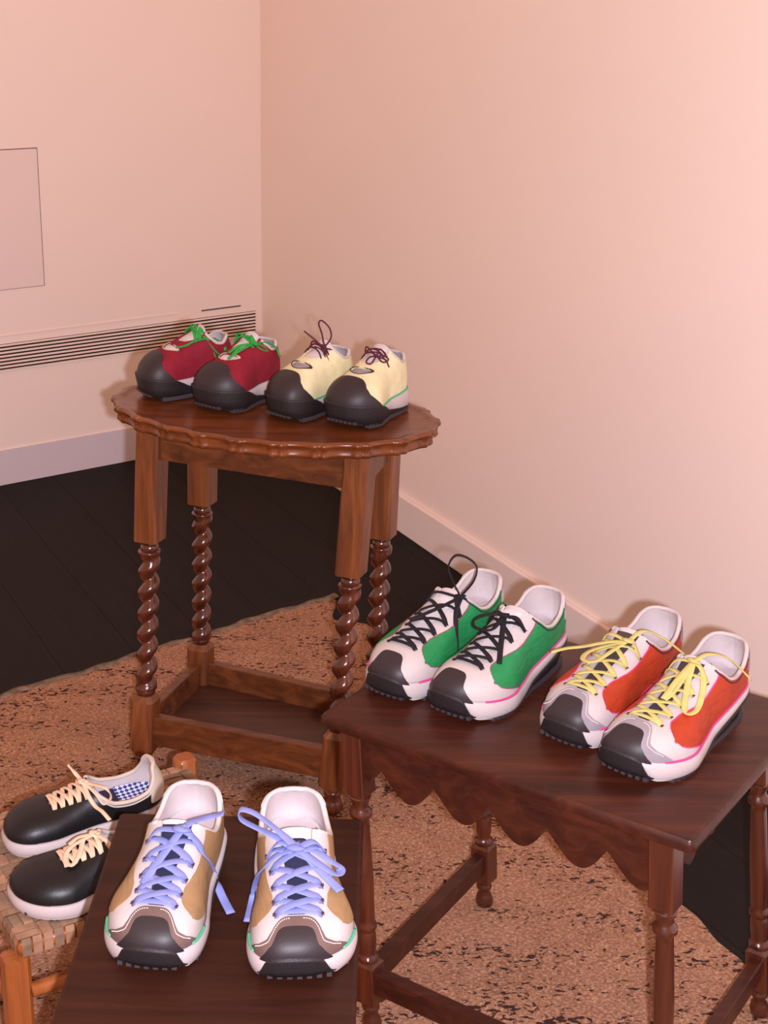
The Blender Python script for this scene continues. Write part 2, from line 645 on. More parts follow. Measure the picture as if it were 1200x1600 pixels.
# ------------------------------------------------------------------ low mahogany table with wavy apron
def low_table():
    t = thing('low_side_table', 'dark mahogany low table with scalloped apron under the green and orange sneakers', 'table', (0.2275, 1.6035, 0))
    org = np.array([0.2275, 1.6035])
    zA = 0.3554
    A = {'FL': (-0.0210, 1.5790), 'FR': (0.3160, 1.3580), 'BR': (0.4810, 1.6340), 'BL': (0.1440, 1.8550)}
    B = {'FL': (0.0015, 1.5813), 'FR': (0.3420, 1.3520), 'BR': (0.5200, 1.6260), 'BL': (0.1642, 1.8592)}
    v1 = np.array(A['FR']) - np.array(A['FL'])
    yaw = math.atan2(v1[1], v1[0])
    c, s = math.cos(yaw), math.sin(yaw)
    e1, e2 = np.array([c, s]), np.array([-s, c])
    ztop, zund = 0.46, 0.443
    at = {}
    for k in A:
        a0 = np.array([*(np.array(A[k]) - org), zA])
        b0 = np.array([*(np.array(B[k]) - org), 0.0])
        P = lambda z, a0=a0, b0=b0: b0 + (a0 - b0) * z / zA
        at[k] = P

        def sq(z, h, ch):
            p = P(z)
            q = square_ring(p, h, ch)
            return np.array([(p[0] + (x - p[0]) * c - (y - p[1]) * s, p[1] + (x - p[0]) * s + (y - p[1]) * c, zz) for x, y, zz in q])
        h = 0.0145
        V, F = loft([sq(zA, .0105, .004), sq(zA + .004, h, .0015), sq(zund, h, .0012)])
        leg = sharpen(make('leg', V, F, M_mahv, t, True), 30)
        a = np.linspace(0, 2 * PI, 22, endpoint=False)
        prof = [(0.110, .0095), (0.113, .0135), (0.119, .0138), (0.122, .0105), (.126, .0100), (.132, .0112), (0.1520, .0115), (.158, .0098), (.162, .0128),
                (.168, .0130), (.172, .0100), (.176, .0108), (.24, .0118), (.315, .0102), (.322, .0100), (.327, .0140), (.333, .0142), (.337, .0106),
                (.343, .0100), (.350, .0125), (.354, .0142), (.358, .0105)]
        V, F = loft([P(z) + np.stack([np.cos(a) * r, np.sin(a) * r, 0 * a], 1) for z, r in prof])
        sharpen(make('turned_shaft', V, F, M_mahv, leg, True), 50)
        V, F = loft([sq(.046, .0100, .004), sq(.051, h, .0015), sq(.108, h, .0015), sq(.113, .0105, .004)])
        sharpen(make('lower_block', V, F, M_mahv, leg, True), 30)
        prof = [(.0058, .009), (.008, .0125), (.015, .0132), (.024, .0110), (.030, .0080), (.034, .0082), (.037, .0112), (.041, .0112), (.044, .008), (.049, .0095)]
        V, F = loft([P(z) + np.stack([np.cos(a) * r, np.sin(a) * r, 0 * a], 1) for z, r in prof])
        make('foot', V, F, M_mahv, leg, True)
    order = ('FL', 'FR', 'BR', 'BL')
    for i in range(4):
        k1, k2 = order[i], order[(i + 1) % 4]
        # low stretcher
        p, q = at[k1](.085), at[k2](.085)
        d = (q - p) / np.linalg.norm(q - p)
        p, q = p + d * .012, q - d * .012
        n = np.array([-d[1], d[0], 0]) * .0085
        V = [p - n + [0, 0, -.016], q - n + [0, 0, -.016], q + n + [0, 0, -.016], p + n + [0, 0, -.016],
             p - n + [0, 0, .016], q - n + [0, 0, .016], q + n + [0, 0, .016], p + n + [0, 0, .016]]
        _, F = box_vf(0, 1, 0, 1, 0, 1)
        if i != 2:      # the table is open at the back
            bevel(make('stretcher', V, F, M_mah, t, False), .002)
        # wavy apron
        p, q = at[k1](.43), at[k2](.43)
        d = (q - p) / np.linalg.norm(q - p)
        p, q = p + d * .012, q - d * .012
        L = np.linalg.norm(q - p)
        n = np.array([-d[1], d[0], 0]) * .007
        N = 150
        nl = 5 if i % 2 == 0 else 4
        top, bot = [], []
        for j in range(N + 1):
            x = j / N
            # half lobe at each end, whole lobes between
            g = ((x - .067) * (nl + .05) + 2) % 1.0
            lobe = math.sin(PI * g ** 1.3) ** 0.85
            dep = 0.036 + 0.034 * lobe
            bot.append(p + (q - p) * x + [0, 0, zund - dep - .43])
            top.append(p + (q - p) * x + [0, 0, zund + .001 - .43])
        bot, top = np.array(bot), np.array(top)
        V = np.concatenate([bot - n, top - n, bot + n, top + n])
        m_ = N + 1
        F = []
        for j in range(N):
            F += [(j, j + 1, m_ + j + 1, m_ + j), (2 * m_ + j + 1, 2 * m_ + j, 3 * m_ + j, 3 * m_ + j + 1), (2 * m_ + j, 2 * m_ + j + 1, j + 1, j)]
        F += [(0, m_, 3 * m_, 2 * m_), (N, 2 * m_ + N, 3 * m_ + N, m_ + N)]
        make('apron', V, F, M_mah, t, False)
    # top board with rounded edge
    P0 = np.array([-0.0736, 1.5881]) - org
    Lx, Ly = 0.484, 0.372
    bd = []

    def rring(off, z, r=0.008):
        out = []
        for cxx, cyy, a0 in ((r, r, PI), (Lx - r, r, 1.5 * PI), (Lx - r, Ly - r, 0), (r, Ly - r, .5 * PI)):
            for k in range(5):
                an = a0 + k * PI / 8
                x = cxx + (r + off) * math.cos(an)
                y = cyy + (r + off) * math.sin(an)
                q = P0 + e1 * x + e2 * y
                out.append((q[0], q[1], z))
        return np.array(out)
    V, F = loft([rring(-.006, zund), rring(-.001, zund + .002), rring(0, zund + .006), rring(-.0005, ztop - .005), rring(-.003, ztop - .001), rring(-.007, ztop)])
    m = M_mah.copy()
    for nd in m.node_tree.nodes:
        if nd.type == 'MAPPING':
            nd.inputs['Rotation'].default_value = (0, 0, -yaw)
    o = sharpen(make('table_top', V, F, m, t, True), 35)
    return t


low_table()


# ------------------------------------------------------------------ plain brown table in front
def front_table():
    t = thing('front_side_table', 'plain brown wooden table carrying the two tan sneakers', 'table', (-0.148, 1.20, 0))
    x0, x1, y0, y1 = -0.137, 0.134, -0.26, 0.221
    zt = 0.42
    V, F = [], []

    def rr_(off, z, r=.006):
        out = []
        for cx, cy, a0 in ((x0 + r, y0 + r, PI), (x1 - r, y0 + r, 1.5 * PI), (x1 - r, y1 - r, 0), (x0 + r, y1 - r, .5 * PI)):
            for k in range(4):
                an = a0 + k * PI / 6
                out.append((cx + (r + off) * math.cos(an), cy + (r + off) * math.sin(an), z))
        return np.array(out)
    V, F = loft([rr_(-.004, zt - .02), rr_(0, zt - .017), rr_(0, zt - .004), rr_(-.001, zt - .0015), rr_(-.004, zt)])
    sharpen(make('table_top', V, F, M_tan, t, True), 35)
    for sx in (0, 1):
        for sy in (0, 1):
            cx, cy = (x0 + .024, x1 - .024)[sx], (y0 + .03, y1 - .024)[sy]
            rings = [square_ring((cx, cy, z), h, .0015) for z, h in ((.0058, .010), (.014, .0115), (zt - .09, .0145), (zt - .019, .0145))]
            V, F = loft(rings)
            sharpen(make('leg', V, F, M_mahv, t, True), 30)
    for (a, b, c_, d) in ((x0 + .038, x1 - .038, y0 + .022, y0 + .036), (x0 + .038, x1 - .038, y1 - .032, y1 - .018),
                          (x0 + .018, x0 + .032, y0 + .044, y1 - .038), (x1 - .032, x1 - .018, y0 + .044, y1 - .038)):
        box('apron', a, b, c_, d, zt - .075, zt - .019, M_tan, t, .0015)
    return t


front_table()


# ------------------------------------------------------------------ woven stool
def woven_stool():
    C0 = np.array([-0.405, 1.413])
    yaw = math.radians(32)
    t = thing('woven_stool', 'honey wood stool with a woven cane seat under the black sneakers', 'stool', (C0[0], C0[1], 0), yaw)
    W, D, zs = 0.326, 0.272, 0.252
    m1 = fabric('cane_tan', (156, 120, 94), 0.75, 0.12, 0.4, 500)
    m2 = fabric('cane_grey', (130, 105, 84), 0.75, 0.12, 0.4, 500)
    hw = 0.0052
    nx, ny = 25, 21
    px, py = W / nx, D / ny

    def strip(along, idx, mat):
        path = []
        n = nx if along == 0 else ny
        p = px if along == 0 else py
        c0 = (idx + .5) * (py if along == 0 else px)
        amp = 0.0013
        tail = [(-.004, -.020), (-.0045, -.006), (-.002, .0012)]
        L = n * p
        pts = [(x, z) for x, z in tail]
        for k in range(n):
            # 2/2 twill so that blocks step across the seat
            over = ((k // 2 + idx // 2) % 2 == 0)
            if along == 1:
                over = not over
            for f in (0.25, 0.75):
                pts.append(((k + f) * p, amp if over else -amp))
        pts += [(L + .002, .0012), (L + .0045, -.006), (L + .004, -.020)]
        V, F = [], []
        for i, (u, z) in enumerate(pts):
            for sgn in (-1, 1):
                wv = c0 + sgn * hw * (1.0 if along == 0 else 1.02)
                V.append((u, wv, zs + z) if along == 0 else (wv, u, zs + z))
        for i, (u, z) in enumerate(pts):
            for sgn in (-1, 1):
                wv = c0 + sgn * hw
                V.append((u, wv, zs + z - .0012) if along == 0 else (wv, u, zs + z - .0012))
        m = len(pts)
        for i in range(m - 1):
            a, b, c, d = 2 * i, 2 * i + 1, 2 * i + 3, 2 * i + 2
            q = 2 * m
            fs = [(a, d, c, b), (q + a, q + b, q + c, q + d), (a, q + a, q + d, d), (b, c, q + c, q + b)]
            F += fs if along == 0 else [f[::-1] for f in fs]
        make('cane_strip', V, F, mat, t, False)
    for j in range(ny):
        strip(0, j, m1 if j % 4 < 2 else m2)
    for i in range(nx):
        strip(1, i, m1 if i % 3 else m2)

    def rail(name, p0, p1, r, ends=(None, None)):
        P = [np.array(p0) + (np.array(p1) - np.array(p0)) * s for s in np.linspace(0, 1, 6)]
        V, F = ribbon(P, r, r, None, 12)
        make(name, V, F, M_pine, t, True)
    r = .0105
    for p0, p1 in (((.0, .006, zs - .0135), (W, .006, zs - .0135)), ((.0, D - .006, zs - .0135), (W, D - .006, zs - .0135)),
                   ((.006, 0, zs - .0135), (.006, D, zs - .0135)), ((W - .006, 0, zs - .0135), (W - .006, D, zs - .0135))):
        rail('seat_rail', p0, p1, .0085)
    for x, y in ((-.005, .007), (W - .009, .009), (-.004, D + .004), (W + .004, D + .004)):
        front = y < .1
        prof = [(.0058, .0105), (.009, .0125), (zs * .45, .0150), (zs - .030, .0150), (zs - .0235 if front else zs + .008, .0145), (zs - .0225 if front else zs + .012, .0115)]
        a = np.linspace(0, 2 * PI, 16, endpoint=False)
        rings = []
        for z, rad in prof:
            q = square_ring((x, y, z), rad, rad * .35)
            rings.append(q)
        V, F = loft(rings)
        sharpen(make('leg', V, F, M_pine, t, True), 40)
    zr = .185
    for p0, p1 in (((.008, -.006, zr), (W - .008, -.006, zr)), ((.008, D + .006, zr), (W - .008, D + .006, zr)),
                   ((-.006, .008, zr - .03), (-.006, D - .008, zr - .03)), ((W + .006, .008, zr - .03), (W + .006, D - .008, zr - .03))):
        rail('stretcher', p0, p1, .0085)
    return t


woven_stool()


# ------------------------------------------------------------------ shoes
def ip(pts, t):
    """smooth interpolation through (t, value) points"""
    p = np.asarray(pts, float)
    t = np.asarray(t, float)
    x, y = p[:, 0], p[:, 1]
    h = np.diff(x)
    d = np.diff(y) / h
    m = np.zeros(len(x))
    m[1:-1] = np.where(d[:-1] * d[1:] > 0, 2 * d[:-1] * d[1:] / (d[:-1] + d[1:] + 1e-20), 0)
    m[0], m[-1] = d[0], d[-1]
    i = np.clip(np.searchsorted(x, t) - 1, 0, len(h) - 1)
    u = np.clip((t - x[i]) / h[i], 0, 1)
    return (1 + 2 * u) * (1 - u) ** 2 * y[i] + u * (1 - u) ** 2 * h[i] * m[i] + u * u * (3 - 2 * u) * y[i + 1] + u * u * (u - 1) * h[i] * m[i + 1]


MODELS = {}
MODELS['runner'] = dict(
    wl=[(0, .029), (.12, .0320), (.3, .0365), (.45, .0375), (.6, .0445), (.73, .0510), (.84, .0490), (1, .043)],
    wm=[(0, .029), (.12, .0320), (.3, .0345), (.45, .0335), (.6, .0375), (.73, .0415), (.84, .0410), (1, .039)],
    z0=[(0, .047), (.15, .044), (.3, .039), (.45, .032), (.6, .026), (.75, .0235), (.9, .026), (1, .030)],
    hh=[(0, .120), (.27, .120), (.32, .098), (.37, .080), (.42, .070), (.5, .0605), (.6, .0520), (.7, .0450), (.8, .0395), (.9, .034), (1, .028)],
    zc=[(0, .099), (.05, .098), (.10, .092), (.17, .079), (.25, .074), (.31, .077), (.37, .088), (.41, .100), (.45, .2), (1, .2)],
    ths=[(0, .016), (.42, .0155), (.52, .0125), (.65, .0095), (.80, .0085), (1, .006)], t_thr=.838, tt=.425,
    zo=[(0, .039), (.15, .035), (.3, .028), (.45, .018), (.55, .010), (.65, .0065), (.8, .0065), (.92, .008), (.955, .014), (.975, .030), (1, .036)],
    rows=(.828, .752, .670, .580, .478),
    cap=[(0, .903), (.12, .905), (.20, .914), (.29, .936), (.39, .954), (.52, .963), (.7, .964), (.88, .958), (1, .945)],
    guard=[(0, .850), (.09, .851), (.16, .859), (.25, .883), (.37, .914), (.52, .931), (.70, .922), (.85, .893), (1, .85)],
    vb=[(0, .3), (.36, .50), (.42, .57), (.5, .56), (.58, .49), (.66, .375), (.72, .30), (.77, .30), (.80, .36), (.82, .47), (.83, .62), (1, .62)],
    vl=[(0, 1.3), (.54, 1.2), (.62, 1.0), (.70, .90), (.77, .82), (.81, .74), (.83, .64), (1, .62)], t_tip=.829)
MODELS['peep'] = dict(
    MODELS['runner'],
    hh=[(0, .125), (.22, .125), (.28, .100), (.34, .083), (.40, .075), (.5, .067), (.6, .059), (.7, .051), (.8, .043), (.9, .035), (1, .026)],
    zc=[(0, .095), (.05, .095), (.10, .091), (.16, .086), (.22, .087), (.28, .094), (.33, .104), (.37, .2), (1, .2)],
    zo=[(0, .008), (.2, .010), (.4, .014), (.55, .019), (.66, .028), (.73, .0335), (.85, .036), (1, .038)],
    z0=[(0, .036), (.2, .034), (.4, .032), (.6, .030), (.75, .030), (.9, .032), (1, .034)],
    ths=[(0, .021), (.36, .021), (.46, .0195), (.54, .0150), (.59, .004), (1, .003)], t_thr=.575, tt=.36,
    rows=(.54, .49, .44, .40),
    cap=[(0, .785), (.2, .788), (.36, .812), (.5, .838), (.64, .838), (.8, .80), (1, .71)])
MODELS['court'] = dict(
    MODELS['runner'],
    hh=[(0, .10), (.36, .10), (.40, .078), (.45, .060), (.52, .051), (.6, .045), (.7, .040), (.8, .0375), (.9, .033), (1, .027)],
    z0=[(0, .030), (.2, .026), (.4, .024), (.6, .022), (.75, .021), (.9, .022), (1, .024)],
    zc=[(0, .098), (.03, .095), (.07, .078), (.14, .060), (.25, .054), (.34, .056), (.41, .066), (.46, .080), (.50, .2), (1, .2)],
    zo=[(0, .006), (.3, .004), (.6, .004), (.8, .005), (.9, .006), (1, .008)],
    ths=[(0, .012), (.45, .0105), (.6, .0075), (.70, .0055), (1, .004)], t_thr=.72, tt=.48,
    rows=(.705, .655, .605, .555, .505),
    cap=[(0, .80), (.25, .805), (.5, .825), (.75, .845), (1, .85)])


class Shoe:
    def __init__(s, model, L, W, H, side):
        s.m = MODELS[model]
        s.L, s.W, s.H, s.side = L, W, H, side

    # plan half width of the upper at the sole line on each side (+x is lateral for side=+1)
    def w(s, t, sg):
        t = np.asarray(t, float)
        lat = np.asarray(sg) * s.side > 0
        base = np.where(lat, ip(s.m['wl'], t), ip(s.m['wm'], t)) * s.W
        heel = np.sqrt(np.clip(1 - (1 - np.clip(t / .17, 0, 1)) ** 2.6, 0, 1))
        toe = np.clip(1 - np.clip((t - .74) / .26, 0, 1) ** 2.5, 0, 1) ** (1 / 2.5)
        return base * heel * toe

    def z0(s, t):
        return ip(s.m['z0'], t) * s.H

    def hh(s, t):
        t = np.asarray(t, float)
        return ip(s.m['hh'], t) * s.H * np.clip(1 - np.clip((t - .80) / .2, 0, 1) ** 2.6, 0, 1) ** (1 / 2.6)

    def nexp(s, t):
        return 2.5 + 0 * np.asarray(t)

    def yc(s, t, z):
        t = np.asarray(t, float)
        return t * s.L + np.clip(1 - t / .25, 0, 1) * (.010 * np.clip((z - s.z0(t)) / .06, 0, 1.4) - .006 * np.sin(np.clip((z - s.z0(t)) / (.06 * s.H), 0, 1) * PI))

    def xc(s, t):
        return -s.side * .006 * s.W * np.clip((np.asarray(t) - .6) / .4, 0, 1) ** 2

    def grid(s, nt=132, nphi=110):
        q = np.linspace(0, 1, nt)
        t = .5 - .5 * np.cos(PI * q)
        t = .5 * t + .5 * q
        t[0], t[-1] = 1e-5, 1 - 1e-5
        v = np.linspace(-1, 1, nphi)
        T, Vv = np.meshgrid(t, v, indexing='ij')
        n = 2.5
        sx = np.abs(np.sin(Vv * PI / 2)) ** (2 / n) * np.sign(Vv)
        cz = np.abs(np.cos(Vv * PI / 2)) ** (2 / n)
        X = sx * s.w(T, Vv) + s.xc(T)
        Z = s.z0(T) + s.hh(T) * cz
        Y = s.yc(T, Z)
        P = np.stack([X, Y, Z], -1)
        dt = np.gradient(P, axis=0)
        dv = np.gradient(P, axis=1)
        N = np.cross(dv, dt)
        ln = np.linalg.norm(N, axis=-1, keepdims=True)
        N = N / (ln + 1e-12)
        c = np.stack([0 * X, Y, s.z0(T) + .3 * s.hh(T)], -1)
        if ((P - c) * N).sum() < 0:
            N = -N
            s.flip = True
        else:
            s.flip = False
        s.T, s.V, s.P, s.N = T, Vv, P, N
        return s

    def zs(s, t, x, off=0.0):
        """height of the last's surface above the plan point"""
        w_ = np.maximum(s.w(t, x), 1e-4)
        q = np.clip(np.abs((x - s.xc(t)) / w_), 0, .999)
        return s.z0(t) + s.hh(t) * (1 - q ** 2.5) ** .4 + off

    def region(s, g, off, skirt, name, mat, parent, back=False):
        """part of the surface where g > 0, raised by off, edges turned down by skirt"""
        P = s.P + s.N * off
        Q = s.P + s.N * (off - skirt)
        nt, nv = g.shape
        V, B, F = [], [], []
        vid, eid = {}, {}

        def vert(i, j):
            k = (i, j)
            if k not in vid:
                vid[k] = len(V)
                V.append(P[i, j])
                B.append(Q[i, j])
            return vid[k]

        def edge(a, b):
            k = (a, b) if a < b else (b, a)
            if k not in eid:
                ga, gb = g[k[0]], g[k[1]]
                f = ga / (ga - gb)
                f = min(max(f, .02), .98)
                eid[k] = len(V)
                V.append(P[k[0]] * (1 - f) + P[k[1]] * f)
                B.append(Q[k[0]] * (1 - f) + Q[k[1]] * f)
            return eid[k]
        pos = g > 0
        cnt = pos[:-1, :-1].astype(int) + pos[1:, :-1] + pos[:-1, 1:] + pos[1:, 1:]
        for i, j in zip(*np.nonzero(cnt)):
            cs = [(i, j), (i + 1, j), (i + 1, j + 1), (i, j + 1)]
            if cnt[i, j] == 4:
                F.append(tuple(vert(*c) for c in cs))
                continue
            poly = []
            for k in range(4):
                a, b = cs[k], cs[(k + 1) % 4]
                if pos[a]:
                    poly.append(vert(*a))
                if pos[a] != pos[b]:
                    poly.append(edge(a, b))
            if len(poly) >= 3:
                F.append(tuple(poly))
        if not F:
            return None
        if skirt:
            ec = {}
            for f in F:
                for a, b in zip(f, f[1:] + f[:1]):
                    if (b, a) in ec:
                        del ec[(b, a)]
                    else:
                        ec[(a, b)] = 1
            n = len(V)
            used = {}
            W2 = []

            def low(a):
                if a not in used:
                    used[a] = n + len(W2)
                    W2.append(B[a])
                return used[a]
            for (a, b) in list(ec):
                F.append((b, a, low(a), low(b)))
            V = V + W2
        o = make(name, V, F, mat, parent, True, flip=s.flip)
        return sharpen(o, 50)

    def sole_loop(s, n=70, grow=0.0):
        q = np.linspace(0, 1, n)
        t = .5 - .5 * np.cos(PI * q)
        t = .6 * t + .4 * q
        out = [(tt, 1) for tt in t] + [(tt, -1) for tt in t[::-1][1:-1]]
        return np.array([o[0] for o in out]), np.array([o[1] for o in out])

    def sole(s, name, rows, mat, parent):
        """rows: (z(t) function, outward offset)"""
        t, sg = s.sole_loop()
        rings = []
        for zf, off in rows:
            tt = np.clip(t, 1e-4, 1 - 1e-4)
            x = sg * (s.w(tt, sg)) + s.xc(tt)
            y = tt * s.L
            # outward in plan
            pts = np.stack([x, y], 1)
            d = np.roll(pts, -1, 0) - np.roll(pts, 1, 0)
            nn = np.stack([d[:, 1], -d[:, 0]], 1)
            nn /= np.linalg.norm(nn, axis=1)[:, None] + 1e-9
            c = pts.mean(0)
            if ((pts - c) * nn).sum() < 0:
                nn = -nn
            pts = pts + nn * (off(tt)[:, None] if callable(off) else off)
            rings.append(np.stack([pts[:, 0], pts[:, 1], zf(tt)], 1))
        V, F = loft(rings, cap=False)
        n = len(t)
        h = n // 2
        # strip caps top and bottom
        for r, fl in ((0, 1), (len(rings) - 1, 0)):
            b0 = r * n
            for k in range(1, h):
                q = (b0 + k, b0 + k + 1, b0 + (n - k - 1) % n, b0 + (n - k) % n)
                q = tuple(dict.fromkeys(q))
                if len(q) >= 3:
                    F.append(q if fl else q[::-1])
            F.append((b0, b0 + 1, b0 + n - 1) if fl else (b0, b0 + n - 1, b0 + 1))
        # orientation: side faces should look outward
        a, b, c_, d = F[3]
        nrm = np.cross(V[b] - V[a], V[d] - V[a])
        out = (V[a] - np.array([0, s.L * .5, V[a][2]]))
        return make(name, V, F, mat, parent, True, flip=(nrm @ out) < 0)


def lift_path(s, pts, n=7):
    """pts: (x, y, lift, 'a' absolute z)"""
    out = []
    for p in pts:
        if len(p) == 4:
            out.append((p[0], p[1], p[2]))
        else:
            t = min(max(p[1] / s.L, s.m['tt'] + .02), .97)
            wl = s.w(t, p[0])
            z = float(s.zs(t, p[0])) if abs(p[0]) < wl * .97 else 0.005
            out.append((p[0], p[1], z + p[2]))
    return catmull(out, n)


CHECK = None


def check_mat():
    global CHECK
    if CHECK is None:
        m = new_mat('check_lining', (70, 90, 170), .8, .2)
        nn, l, b = nodes(m)
        ck = nn.new('ShaderNodeTexChecker')
        ck.inputs['Scale'].default_value = 1.0
        ck.inputs['Color1'].default_value = (*s2l((196, 206, 236)), 1)
        ck.inputs['Color2'].default_value = (*s2l((52, 60, 118)), 1)
        l.new(coords(m, (210, 210, 1), (0, 0, PI / 4)), ck.inputs['Vector'])
        l.new(ck.outputs['Color'], b.inputs['Base Color'])
        CHECK = m
    return CHECK


def build_shoe(name, label, group, model, toe, deg, z, L, W, H, side, c, lace):
    """toe: world point under the tip; deg: heading heel->toe; c: materials; lace: dict"""
    S = Shoe(model, L, W, H, side).grid()
    rot = math.radians(deg) - PI / 2
    dirv = np.array([math.cos(math.radians(deg)), math.sin(math.radians(deg))])
    loc = np.array(toe) - dirv * L
    R = thing(name, label, 'shoe', (loc[0], loc[1], z), rot, group)
    m = S.m
    T, Vv, P = S.T, S.V, S.P
    X, Y, Z = P[..., 0], P[..., 1], P[..., 2]
    zc = ip(m['zc'], T) * H
    ths = ip(m['ths'], T) * W
    xr = X - S.xc(T)
    thr = np.maximum(np.abs(xr) - ths, Y - m['t_thr'] * L)
    solid = np.minimum(zc - Z, np.where(T < m['tt'] - .05, 1.0, thr))
    if c.get('vent'):
        # crescent opening across the vamp
        yy = (T - .690 + .030 * (xr / (.018 * W)) ** 2) * L
        vent = 1 - (xr / (.0210 * W)) ** 2 - (yy / (.0066)) ** 2
        ventg = vent * .006
        solid_up = np.minimum(solid, -ventg)
    else:
        solid_up = solid
    S.region(solid_up, 0.0, .0028, 'upper', c['upper'], R)
    if c.get('vent'):
        S.region(ventg + .004, -.0022, 0, 'vent_mesh', c['vent'], R)
        rim = np.minimum(ventg + .0020, -ventg + .0004)
        S.region(rim, .0006, .001, 'vent_rim', c['rim'], R)
    # side panels, one each side
    if c.get('panel'):
        g = np.minimum(np.minimum((np.abs(Vv) - ip(m['vb'], T)) * .06, (ip(m['vl'], T) - np.abs(Vv)) * .06), (m['t_tip'] - T) * L)
        g = np.minimum(g, zc - Z - .0015)
        if c.get('tab'):
            tab = np.minimum((.115 - T) * L, Z - .070 * H)
            g = np.minimum(g, -tab)
        for sg in (1, -1):
            S.region(np.minimum(g, np.where(Vv * sg > 0, 1, -1) * .01), .0010, .0014, 'side_panel', c['panel'], R)
        if c.get('seam'):
            gl = np.minimum(np.minimum(g + .0013, -(g - .0002)), zc - Z - .001)
            gl = np.minimum(gl, np.where(T > .30, 1, -1))
            S.region(gl, .0008, .0010, 'panel_piping', c['seam'], R)
    if c.get('tab'):
        tab = np.minimum(np.minimum((.118 - T) * L, Z - (.068 if model == 'runner' else .040) * H), zc - Z - .0004)
        S.region(tab, .0013, .0016, 'heel_tab', c['tab'], R)
    va = np.abs(Vv)
    if c.get('guard'):
        g = (T - ip(m['guard'], va)) * L
        S.region(g, .0012, .0016, 'toe_guard', c['guard'], R)
        st = []
        for vv in np.concatenate([np.linspace(-.86, -.05, 30), np.linspace(.05, .86, 30)]):
            tb = float(ip(m['guard'], abs(vv))) + .012
            i = np.argmin(np.abs(S.T[:, 0] - tb))
            j = (vv + 1) / 2 * (S.V.shape[1] - 1)
            j0 = int(j)
            f = j - j0
            i0 = max(0, min(len(S.T) - 2, np.searchsorted(S.T[:, 0], tb) - 1))
            fi = (tb - S.T[i0, 0]) / (S.T[i0 + 1, 0] - S.T[i0, 0])
            lerp = lambda A: (A[i0, j0] * (1 - f) + A[i0, j0 + 1] * f) * (1 - fi) + (A[i0 + 1, j0] * (1 - f) + A[i0 + 1, j0 + 1] * f) * fi
            st.append((lerp(S.P) + lerp(S.N) * .0013, lerp(S.N)))
        parts = []
        for k in range(len(st) - 1):
            if k == 29:
                continue
            a, b = st[k][0], st[k + 1][0]
            d = b - a
            parts.append(ribbon(np.array([a + d * .2, a + d * .5, a + d * .8]), .00045, .00035, st[k][1], 6))
        V_, F_ = merge(parts)
        o = make('stitching', V_, F_, c['stitch'], R, True)
        o['kind'] = 'stuff'
    g = (T - ip(m['cap'], va)) * L
    S.region(g, .0023 if model != 'court' else .0007, .0030 if model != 'court' else .0009, 'toe_cap', c['cap'], R)
    # lining, seen inside the collar
    S.region(np.minimum(zc - Z + .001, (m['tt'] + .12 - T) * L), -.0042, 0, 'lining', c['lining'], R)
    # rolled collar and a thin piping line below it
    tt = np.concatenate([np.linspace(m['tt'], .02, 46), [.008, .002]])

    def rim_path(dz, out):
        pts = []
        for sg, seq in ((1, tt), (-1, tt[::-1])):
            for q in seq:
                zz = float(ip(m['zc'], q)) * H + dz
                k = np.clip((zz - S.z0(q)) / max(S.hh(q), 1e-5), 0, .9999)
                x = float(S.w(q, sg)) * (1 - k ** 2.5) ** .4 + out
                if x < float(ip(m['ths'], q)) * W and q > .3:
                    continue
                pts.append((sg * x + float(S.xc(q)), float(S.yc(q, zz)) - (out if q < .01 else 0), zz))
        return np.array(pts)
    cp = rim_path(-.0012, -.0022)
    V_, F_ = ribbon(cp, .0027, .0027, None, 10)
    make('collar', V_, F_, c['collar'], R, True)
    if c.get('line'):
        cp = rim_path(-.0046, .0006)
        V_, F_ = ribbon(cp, .0011, .0011, None, 8)
        make('collar_piping', V_, F_, c['line'], R, True)
    # tongue
    nt_, nx_ = 34, 13
    V_, F_ = [], []
    t0, t1 = (m['tt'] + lace.get('cut', -.03), m['t_thr'] + .02)
    TT = m['tt'] + .02
    sl = (float(S.zs(TT, 0)) - float(S.zs(TT + .06, 0))) / (.06 * L)
    for lay in (0, 1):
        for i in range(nt_):
            t = t0 + (t1 - t0) * i / (nt_ - 1)
            wd = .021 * W * min(1, math.sqrt(max(0.0, (t - t0 + .004) / .03))) * (1 if t < TT + .05 else max(.62, 1 - (t - TT - .05) * 2))
            for j in range(nx_):
                x = (j / (nx_ - 1) * 2 - 1) * wd
                te = max(t, TT)
                z_ = float(S.zs(te, x)) - .0038
                if t < TT:
                    z_ += (TT - t) * L * min(sl, .5)
                V_.append((x, t * L, z_ - lay * .003))
    n1 = nt_ * nx_
    for i in range(nt_ - 1):
        for j in range(nx_ - 1):
            k = i * nx_ + j
            F_.append((k, k + 1, k + nx_ + 1, k + nx_))
            F_.append((n1 + k, n1 + k + nx_, n1 + k + nx_ + 1, n1 + k + 1))
    for j in range(nx_ - 1):
        F_.append((j, n1 + j, n1 + j + 1, j + 1))
    for i in range(nt_ - 1):
        k = i * nx_
        F_.append((k, k + nx_, n1 + k + nx_, n1 + k))
        k = i * nx_ + nx_ - 1
        F_.append((k, n1 + k, n1 + k + nx_, k + nx_))
    make('tongue', V_, F_, c['tongue'], R, True)
